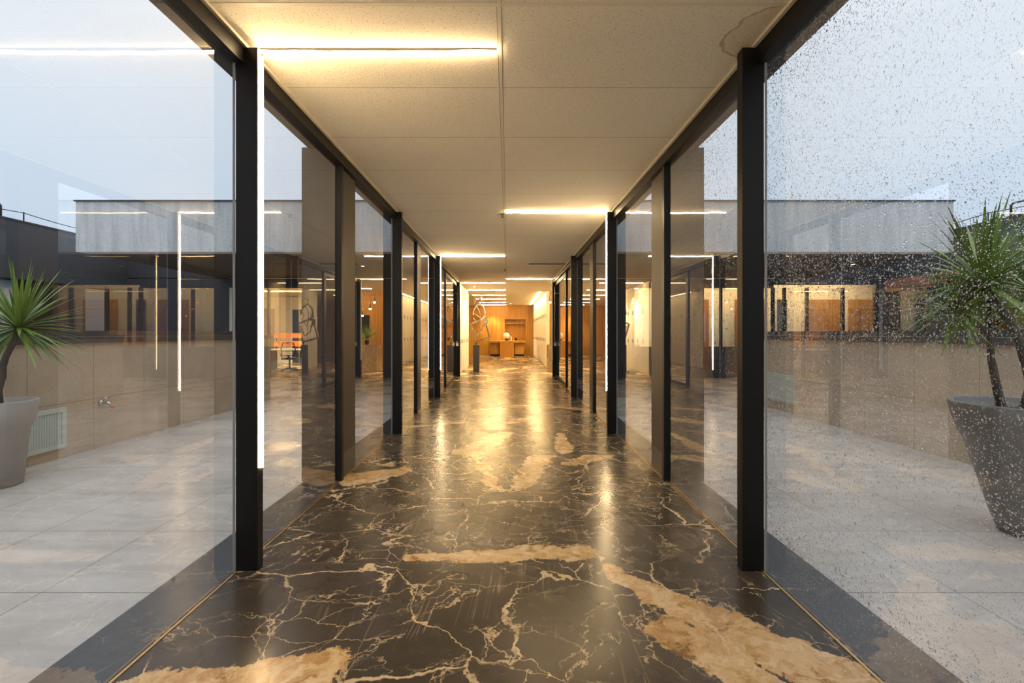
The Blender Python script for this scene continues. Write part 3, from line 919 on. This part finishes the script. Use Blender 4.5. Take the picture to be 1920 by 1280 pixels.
# leafy plant on the desk
def spiky_leaves(m, c, count, L, wid, seed, droop=0.55, lo=-0.7, hi=1.35, spread=1.0):
    rr = random.Random(seed)
    for i in range(count):
        az = rr.uniform(0, 2 * math.pi)
        el = lo + (hi - lo) * (i / max(1, count - 1)) ** 0.8
        el += rr.uniform(-0.12, 0.12)
        ln = L * rr.uniform(0.72, 1.05)
        d = Vector((math.cos(az) * math.cos(el) * spread, math.sin(az) * math.cos(el) * spread, math.sin(el))).normalized()
        side = d.cross(Vector((0, 0, 1)))
        if side.length < 0.05: side = Vector((1, 0, 0))
        side.normalize()
        N = 7
        p = Vector(c) + d * 0.01
        vs = []; fs = []
        bend = droop * rr.uniform(0.3, 1.2) * math.cos(el)
        for j in range(N + 1):
            t = j / N
            ww = wid * (0.45 + 0.55 * min(1, t * 4)) * (1 - t ** 2.2) + 0.0006
            dd = (d + Vector((0, 0, -bend * t * t))).normalized()
            up = side.cross(dd).normalized()
            vs += [p - side * ww + up * ww * 0.35, p - up * ww * 0.1, p + side * ww + up * ww * 0.35]
            p = p + dd * (ln / N)
        for j in range(N):
            a = j * 3
            fs += [(a, a + 1, a + 4, a + 3), (a + 1, a + 2, a + 5, a + 4)]
        m.add(vs, fs, True)
    return m
o = empty('potted_plant', (1.86, 15.92, 0.96), 'small spiky plant in a black pot on the marble reception desk', 'plant')
MB().lathe([(0.06, 0), (0.09, 0.16), (0.08, 0.16), (0.075, 0.14)], 1.86, 15.92, 20, 0.96).build('pot', M['black_metal'], o)
spiky_leaves(MB(), (1.86, 15.92, 1.16), 90, 0.62, 0.012, 5, 0.6, -0.2).build('foliage', M['leaf'], o, recalc=False)

o = empty('wall_screen', (2.7, 17.99, 1.35), 'black screen on the amber wood wall behind the reception desk', 'screen')
bx(2.40, 3.0, 17.965, 17.998, 1.35, 2.08).build('bezel', M['charcoal'], o)
bx(2.42, 2.98, 17.96, 17.965, 1.37, 2.06).build('panel', M['black_metal'], o)
# chandelier over the desk
o = empty('chandelier', (1.92, 15.6, ZC), 'copper pendant chandelier hanging over the marble reception desk', 'chandelier')
m = MB()
m.tube([(1.92, 15.6, ZC), (1.92, 15.6, 2.2)], 0.007)
m.tube([(1.5, 15.6, 2.66), (2.06, 15.6, 2.69)], 0.009)
m.tube([(1.62, 15.5, 2.43), (2.2, 15.72, 2.45)], 0.009)
m.tube([(1.8, 15.5, 2.2), (2.05, 15.7, 2.2)], 0.009)
m.build('stem', M['brass'], o)
for (xx, yy, zz) in ((1.5, 15.6, 2.66), (2.06, 15.6, 2.69), (1.62, 15.5, 2.43), (2.2, 15.72, 2.45), (1.92, 15.6, 2.2)):
    sh = MB().lathe([(0.02, 0.02), (0.04, -0.02), (0.04, -0.22), (0.035, -0.22), (0.035, -0.02)], xx, yy, 16, zz, close=False).build('shade', M['brass'], o)
    MB().lathe([(0.0, 0.045), (0.03, 0.03), (0.042, 0.0), (0.03, -0.03), (0.0, -0.045)], xx, yy, 12, zz - 0.23, close=False).build('bulb', M['bulb'], sh)

# ------------------------------------------------------------------ sculpture on its plinth
PXS, PYS = -1.06, 15.98
o = empty('plinth', (PXS, PYS, 0), 'tall black plinth under the bent metal sculpture at the left of the lobby', 'plinth')
bx(PXS - 0.2, PXS + 0.2, PYS - 0.2, PYS + 0.2, 0.0, 0.012).build('base_plate', M['black_metal'], o)
bx(PXS - 0.105, PXS + 0.105, PYS - 0.105, PYS + 0.105, 0.012, 0.95).build('shaft', M['charcoal'], o, bevel=0.004)
def ip(px, py, d=15.98, dy=0.0):
    q = d / 850.0
    return Vector((0.045 + (px - 952) * q, d + dy, 1.37 - (py - 624) * q))
o = empty('sculpture', (PXS, PYS, 0.95), 'abstract metal sculpture of bent square and round bars on the black plinth', 'sculpture')
m = MB()
m.bar([ip(882.5, 607.5, dy=-.05), ip(891.6, 641, dy=0), ip(917.5, 633, dy=.12), ip(909.5, 600, dy=.06)], 0.09, 0.05)
m.bar([ip(882.5, 607.5, dy=-.05), ip(897, 601, dy=0), ip(910.6, 592.7, dy=.08)], 0.08, 0.05)
m.build('square_bar', M['bronze'], o)
m = MB()
m.bar([ip(885, 610, dy=.05), ip(892, 629, dy=.1), ip(902, 622, dy=.14), ip(906, 605, dy=.1), ip(909, 600, dy=0)], 0.03, 0.022)
m.bar([ip(888, 596, dy=-.05), ip(895, 605, dy=-.05), ip(901, 617, dy=0), ip(897, 634, dy=.05)], 0.02, 0.014)
m.build('inner_bar', M['steel'], o)
m = MB()
arc = [ip(887, 590), ip(889, 580), ip(893.5, 573), ip(900, 570.5), ip(906, 574), ip(909.5, 581), ip(910, 589), ip(907, 595), ip(901, 600)]
m.bar(arc, 0.09, 0.036)
m.bar([ip(894, 574, dy=.1), ip(899, 584, dy=.1), ip(901, 597, dy=.08), ip(898, 610, dy=.05)], 0.05, 0.016)
m.bar([ip(888, 586, dy=.05), ip(896, 592, dy=.05), ip(907, 600, dy=.05)], 0.03, 0.014)
m.build('ring_bar', M['steel'], o)
m = MB()
m.bar([ip(889.5, 569, dy=-.06), ip(893, 562, dy=-.06), ip(901, 560.5, dy=-.06), ip(904, 567, dy=-.03), ip(900, 571, dy=0)], 0.03, 0.018)
m.bar([ip(900, 555.5), ip(900.5, 571)], 0.02, 0.016)
m.bar([ip(902.8, 556.5, dy=.04), ip(902.5, 570)], 0.02, 0.016)
m.build('top_bar', M['steel'], o)
m = MB()
for (a, b, c) in (((906, 600), (914, 599), (911, 611)), ((908, 596), (910, 604), (906, 614)), ((911, 597), (915, 604), (909, 608))):
    m.bar([ip(*a, dy=-.03), ip(*b, dy=-.02), ip(*c, dy=0.0)], 0.07, 0.03)
m.build('folded_bar', M['steel'], o)
m = MB().tube([(PXS, PYS, 0.96), ip(891.6, 640)], 0.018)
m.build('pin', M['black_metal'], o)

# ------------------------------------------------------------------ wooden island, counter, vase, bottles
o = empty('wooden_counter', (0, 27.1, 0), 'long amber wood counter along the back wall of the lobby', 'counter')
bx(-1.03, 1.06, 26.75, 27.69, 0.80, 0.92).build('top', M['wood'], o, bevel=0.004)
bx(-0.98, -0.46, 26.95, 27.69, 0.1, 0.80).build('cabinet', M['wood'], o)
bx(0.46, 1.0, 26.95, 27.69, 0.1, 0.80).build('cabinet', M['wood'], o)
bx(-0.98, 1.0, 27.05, 27.68, 0.0, 0.1).build('toe_kick', M['black_metal'], o)
o = empty('wooden_island', (0, 25.8, 0), 'amber wood block island standing in front of the long counter', 'island')
bx(-0.39, 0.40, 25.3, 26.70, 0.0, 0.86).build('block', M['wood'], o, bevel=0.004)
bx(-0.40, 0.41, 25.29, 26.72, 0.86, 0.92).build('top', M['wood'], o)
o = empty('flower_vase', (-0.02, 26.0, 0.92), 'round white bouquet in a low dark vase on the wooden island', 'vase')
MB().lathe([(0.05, 0), (0.085, 0.02), (0.09, 0.07), (0.07, 0.11)], -0.02, 26.0, 20, 0.92).build('vase', M['bottle_dark'], o)
m = MB()
rr = random.Random(3)
for i in range(90):
    zf = rr.uniform(-0.75, 1); az = rr.uniform(0, 6.283); q = math.sqrt(1 - zf * zf)
    c = Vector((-0.02 + 0.155 * q * math.cos(az), 26.0 + 0.155 * q * math.sin(az), 1.20 + 0.15 * zf))
    r_ = rr.uniform(0.03, 0.045)
    m.lathe([(0.0, -r_), (r_ * .7, -r_ * .7), (r_, 0), (r_ * .7, r_ * .7), (0.0, r_)], c.x, c.y, 7, c.z, close=False)
m.build('flowers', M['flower'], o)
for (xx, hh, mt, lb) in ((0.26, 0.30, 'bottle_white', 'tall white bottle in the wood niche beside the bouquet'), (0.52, 0.26, 'bottle_dark', 'dark red bottle in the wood niche, taller of the dark pair'), (0.60, 0.18, 'bottle_dark', 'short dark jar in the wood niche beside the dark red bottle')):
    o = empty('bottle', (xx, 27.85, 0.9), lb, 'bottle', 'bottles in the niche')
    MB().lathe([(0.035, 0), (0.04, 0.02), (0.04, hh * 0.62), (0.016, hh * 0.78), (0.016, hh * 0.92)], xx, 27.85, 16, 0.9).build('body', M[mt], o)
    MB().lathe([(0.018, hh * 0.92), (0.018, hh)], xx, 27.85, 16, 0.9).build('cap', M['brass'], o)

# ------------------------------------------------------------------ office: desk, orange screens, chairs
o = empty('office_desk', (-7.6, 16.9, 0), 'white office desk behind the window under the far wing', 'desk')
bx(-8.9, -6.3, 16.5, 17.3, 0.73, 0.77).build('desk_top', M['white_gloss'], o)
for xx in (-8.8, -6.45):
    bx(xx, xx + 0.05, 16.6, 17.2, 0.0, 0.73).build('leg', M['black_metal'], o)
for i, (z0, z1) in enumerate(((0.80, 1.04), (1.16, 1.34))):
    pass
o = empty('desk_screen', (-7.6, 17.35, 0), 'orange fabric screen in two bands standing behind the white office desk', 'screen')
bx(-8.9, -6.3, 17.34, 17.38, 0.85, 1.06).build('panel', M['orange'], o)
bx(-8.9, -6.3, 17.34, 17.38, 1.18, 1.36).build('panel', M['orange'], o)
for xx in (-8.85, -6.4):
    bx(xx, xx + 0.04, 17.38, 17.42, 0.0, 1.36).build('post', M['black_metal'], o)

def office_chair(x, y, rz, label):
    o = empty('office_chair', (0, 0, 0), label, 'chair', 'office chairs at the white desk')
    m = MB().lathe([(0.03, 0.07), (0.03, 0.42)], 0, 0, 12); m.build('column', M['charcoal'], o)
    for i in range(5):
        a = 2 * math.pi * i / 5
        MB().tube([(0.02 * math.cos(a), 0.02 * math.sin(a), 0.11), (0.3 * math.cos(a), 0.3 * math.sin(a), 0.07)], [0.025, 0.016]).build('leg', M['charcoal'], o)
        lg = o.children[-1]
        MB().lathe([(0.0, -0.03), (0.022, -0.022), (0.03, 0), (0.022, 0.022), (0.0, 0.03)], 0.3 * math.cos(a), 0.3 * math.sin(a), 10, 0.03, close=False).build('caster', M['black_metal'], lg)
    bx(-0.24, 0.24, -0.24, 0.24, 0.42, 0.50).build('seat', M['mesh_black'], o, bevel=0.02)
    m = MB(); m.bar([(-0.21, -0.26, 0.56), (-0.23, -0.29, 0.80), (-0.17, -0.30, 1.02), (0.17, -0.30, 1.02), (0.23, -0.29, 0.80), (0.21, -0.26, 0.56)], 0.03, 0.03, closed=True)
    for i in range(7):
        zz = 0.60 + i * 0.06
        m.bar([(-0.21, -0.275, zz), (0.21, -0.275, zz)], 0.012, 0.02)
    m.bar([(0, -0.2, 0.44), (0, -0.28, 0.6)], 0.05, 0.03, nrm=(1, 0, 0))
    m.build('backrest', M['mesh_black'], o)
    for sx in (-1, 1):
        MB().tube([(sx * 0.24, -0.1, 0.46), (sx * 0.29, -0.1, 0.66), (sx * 0.29, 0.14, 0.68)], 0.018).build('armrest', M['charcoal'], o)
    o.location = (x, y, 0); o.rotation_euler = (0, 0, rz)
    return o
office_chair(-7.75, 16.2, 0.3, 'black mesh office chair at the white desk, nearer the left frame of the office window')
office_chair(-6.9, 16.15, -0.4, 'black mesh office chair at the white desk, nearer the corridor')

# ------------------------------------------------------------------ things on the terraces
def vent(s, y0, y1, z0, z1, label):
    x = s * PX
    o = empty('wall_vent', (x, (y0 + y1) / 2, z0), label, 'vent', 'wall vents of the terrace parapets')
    f = 0.045
    m = MB()
    xa, xb = x, x - s * 0.03
    m.box(xa, xb, y0, y1, z1 - f, z1); m.box(xa, xb, y0, y1, z0, z0 + f)
    m.box(xa, xb, y0, y0 + f, z0 + f, z1 - f); m.box(xa, xb, y1 - f, y1, z0 + f, z1 - f)
    m.build('frame', M['grille'], o)
    bx(x - s * 0.001, x - s * 0.004, y0 + f, y1 - f, z0 + f, z1 - f).build('backing', M['grille_dark'], o)
    m = MB()
    nn = 18
    for i in range(nn):
        yy = y0 + f + (y1 - y0 - 2 * f) * (i + 0.5) / nn
        hw = (y1 - y0 - 2 * f) / nn * 0.42
        m.box(x - s * 0.005, x - s * 0.02, yy - hw, yy + hw, z0 + f, z1 - f)
    m.build('slats', M['grille'], o)
vent(-1, 4.45, 5.02, 0.11, 0.55, 'pale green metal wall vent beside the potted plant on the left terrace')
vent(1, 7.62, 8.42, 0.17, 0.64, 'pale metal wall vent low on the right terrace parapet')
o = empty('wall_tap', (-PX, 5.47, 0.50), 'chrome garden tap with an orange spout end on the left parapet wall', 'tap')
m = MB()
m.tube([(-PX, 5.47, 0.53), (-PX + 0.02, 5.47, 0.53)], 0.028, 14)
m.tube([(-PX, 5.47, 0.53), (-PX + 0.09, 5.47, 0.53), (-PX + 0.13, 5.48, 0.49)], [0.014, 0.016, 0.013], 12)
m.build('body', M['steel'], o)
m = MB()
m.tube([(-PX + 0.07, 5.47, 0.53), (-PX + 0.07, 5.47, 0.585)], 0.008, 10)
m.tube([(-PX + 0.07, 5.44, 0.585), (-PX + 0.07, 5.51, 0.585)], 0.009, 10)
m.build('handle', M['steel'], o)
MB().tube([(-PX + 0.12, 5.478, 0.50), (-PX + 0.15, 5.485, 0.465)], 0.017, 12).build('spout', M['terracotta'], o)

# potted dracaena, left terrace
cx, cyy = -4.555, 4.08
o = empty('potted_dracaena', (cx, cyy, -0.004), 'spiky green dracaena in a light grey pot on the left terrace', 'plant')
MB().lathe([(0.17, 0.0), (0.215, 0.50), (0.235, 0.53), (0.25, 0.56), (0.275, 0.755), (0.255, 0.76), (0.245, 0.755), (0.225, 0.70)], cx, cyy, 48).build('pot', M['pot_left'], o)
MB().lathe([(0.0, 0.705), (0.224, 0.70)], cx, cyy, 32, close=False).build('soil', M['soil'], o)
MB().tube([(cx + 0.02, cyy, 0.70), (cx + 0.01, cyy, 0.85), (cx + 0.05, cyy, 0.98), (cx + 0.055, cyy, 1.07), (cx + 0.10, cyy - 0.01, 1.17), (cx + 0.18, cyy - 0.02, 1.29), (cx + 0.22, cyy - 0.02, 1.42)], [0.034, 0.03, 0.028, 0.026, 0.024, 0.022, 0.018], 12).build('trunk', M['bark'], o)
MB().tube([(cx + 0.055, cyy, 1.06), (cx + 0.0, cyy + 0.01, 1.10), (cx - 0.12, cyy + 0.02, 1.16), (cx - 0.2, cyy, 1.3)], [0.024, 0.022, 0.018, 0.015], 10).build('trunk', M['bark'], o)
spiky_leaves(MB(), (cx + 0.22, cyy - 0.02, 1.42), 110, 0.62, 0.015, 11, 0.45, -0.95, 1.4).build('foliage', M['leaf'], o, recalc=False)

# potted dracaena, right terrace
cx, cyy = 3.62, 3.10
o = empty('potted_dracaena', (cx, cyy, -0.004), 'large dracaena with two bent trunks in a tall dark pot on the right terrace', 'plant')
MB().lathe([(0.16, 0.0), (0.20, 0.12), (0.335, 0.62), (0.36, 0.66), (0.42, 0.88), (0.40, 0.89), (0.385, 0.88), (0.36, 0.82)], cx, cyy, 48).build('pot', M['pot_right'], o)
MB().lathe([(0.0, 0.83), (0.362, 0.82)], cx, cyy, 32, close=False).build('soil', M['soil'], o)
def rp(px, py, dy=0.0, d=3.10):
    q = (d) / 850.0
    return Vector((0.045 + (px - 952) * q, d + dy, 1.37 - (py - 624) * q))
MB().tube([rp(1880, 775), rp(1868, 720), rp(1858, 670), rp(1856, 625), rp(1836, 600, .05), rp(1815, 580, .08)], [0.026, 0.024, 0.02, 0.02, 0.018, 0.016], 12).build('trunk', M['bark'], o)
MB().tube([rp(1945, 780), rp(1930, 700), rp(1912, 640), rp(1890, 598), rp(1862, 560), rp(1842, 530)], [0.034, 0.03, 0.026, 0.024, 0.02, 0.017], 12).build('trunk', M['bark'], o)
MB().tube([rp(1950, 780, .1), rp(1975, 690, .1), rp(1990, 600, .12), rp(1985, 540, .15)], [0.03, 0.026, 0.022, 0.018], 12).build('trunk', M['bark'], o)
spiky_leaves(MB(), rp(1842, 532), 120, 0.58, 0.018, 21, 0.5, -1.0, 1.4).build('foliage', M['leaf'], o, recalc=False)
spiky_leaves(MB(), rp(1812, 582, .08), 60, 0.40, 0.014, 22, 0.6, -1.0, 1.2).build('foliage', M['leaf'], o, recalc=False)
spiky_leaves(MB(), rp(1985, 540, .15), 100, 0.55, 0.017, 23, 0.5, -1.0, 1.4).build('foliage', M['leaf'], o, recalc=False)

M['reflection'] = simple('pale_blue_sky_reflection', (0.52, 0.64, 0.74), 0.8, var=0.04)  # pale blue panels painted to stand for sky reflected in the wing glass
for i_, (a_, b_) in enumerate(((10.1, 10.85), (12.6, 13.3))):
    o = bx(-WX - 0.2, -WX - 0.19, a_, b_, 0.86, 2.62).build('sky_reflection_panel', M['reflection'])
    tag(o, ('pale blue panel imitating sky reflected in the left wing window, behind the spiky plant', 'pale blue panel imitating reflected sky at the far end of the left wing windows')[i_], 'reflection', 'painted sky reflections of the left wing')

# roof cable and hoops on the parallel wings
for side, s in (('left', -1), ('right', 1)):
    o = empty('lightning_cable', (s * (WX + 0.1), 8.0, 4.06), 'thin lightning cable on short pins along the %s wing roof' % side, 'cable', 'lightning cables on the wing roofs')
    m = MB()
    ys = [-2.5, 1.2, 4.9, 8.6, 11.0, 13.5]
    pts = []
    for a, b in zip(ys[:-1], ys[1:]):
        for i in range(6):
            t = i / 6
            pts.append((s * (WX + 0.1), a + (b - a) * t, 4.28 - 0.06 * math.sin(math.pi * t)))
    pts.append((s * (WX + 0.1), ys[-1], 4.28))
    m.tube(pts, 0.010, 6)
    m.build('cable', M['black_metal'], o)
    for yy in ys:
        MB().tube([(s * (WX + 0.1), yy, 4.05), (s * (WX + 0.1), yy, 4.30)], 0.014, 8).build('pin', M['black_metal'], o)
    o = MB().tube([(s * (WX + 0.1), 10.1, 4.05), (s * (WX + 0.1), 10.1, 4.32), (s * (WX + 0.1), 10.14, 4.36), (s * (WX + 0.1), 10.46, 4.36), (s * (WX + 0.1), 10.5, 4.32), (s * (WX + 0.1), 10.5, 4.05)], 0.025, 8).build('roof_hoop', M['charcoal'])
    tag(o, 'small metal hoop on the roof edge of the dark %s wing' % side, 'hoop', 'roof hoops')

# ------------------------------------------------------------------ rain on the right-hand glass
def rain():
    g = np.random.default_rng(4)
    ypart = [(1.15, 2.6, 66000), (2.66, 4.18, 24000), (4.3, 6.1, 8000), (6.2, 9.2, 3000)]
    Y = np.concatenate([g.uniform(a, b, k) for a, b, k in ypart])
    Z = g.uniform(0.03, 2.9, len(Y))
    rad = np.clip(np.exp(g.normal(math.log(0.0014), 0.42, len(Y))), 0.0007, 0.0048)
    rad *= 0.85 + 0.13 * np.clip(Y, 1, 5)
    S_ = 5
    ang = np.linspace(0, 2 * np.pi, S_, endpoint=False)
    N = len(Y)
    x0 = GX + GT + 0.0002
    V = np.zeros((N, 2 * S_ + 1, 3))
    el = g.uniform(0.9, 1.5, N)
    for r_i, (rr_, hh) in enumerate(((1.0, 0.0), (0.68, 0.48))):
        for j in range(S_):
            V[:, r_i * S_ + j, 0] = x0 + hh * rad
            V[:, r_i * S_ + j, 1] = Y + rr_ * rad * np.cos(ang[j])
            V[:, r_i * S_ + j, 2] = Z + rr_ * rad * np.sin(ang[j]) * el
    V[:, 2 * S_, 0] = x0 + 0.66 * rad
    V[:, 2 * S_, 1] = Y
    V[:, 2 * S_, 2] = Z
    F = []
    for j in range(S_):
        j2 = (j + 1) % S_
        F += [(j, j2, S_ + j2), (j, S_ + j2, S_ + j), (S_ + j, S_ + j2, 2 * S_)]
    F = np.array(F)
    nv = 2 * S_ + 1
    FA = (F[None] + (np.arange(N) * nv)[:, None, None]).reshape(-1, 3)
    me = bpy.data.meshes.new('rain_drops')
    me.vertices.add(N * nv)
    me.vertices.foreach_set('co', V.reshape(-1))
    nf = len(FA)
    me.loops.add(nf * 3)
    me.loops.foreach_set('vertex_index', FA.reshape(-1).astype(np.int32))
    me.polygons.add(nf)
    me.polygons.foreach_set('loop_start', (np.arange(nf) * 3).astype(np.int32))
    me.polygons.foreach_set('loop_total', np.full(nf, 3, dtype=np.int32))
    me.polygons.foreach_set('use_smooth', np.ones(nf, dtype=bool))
    me.update(calc_edges=True)
    me.materials.append(M['water'])
    o = bpy.data.objects.new('rain_drops', me)
    C.objects.link(o)
    tag(o, 'rain drops on the outside of the right-hand corridor glass', 'rain', kind='stuff')
rain()
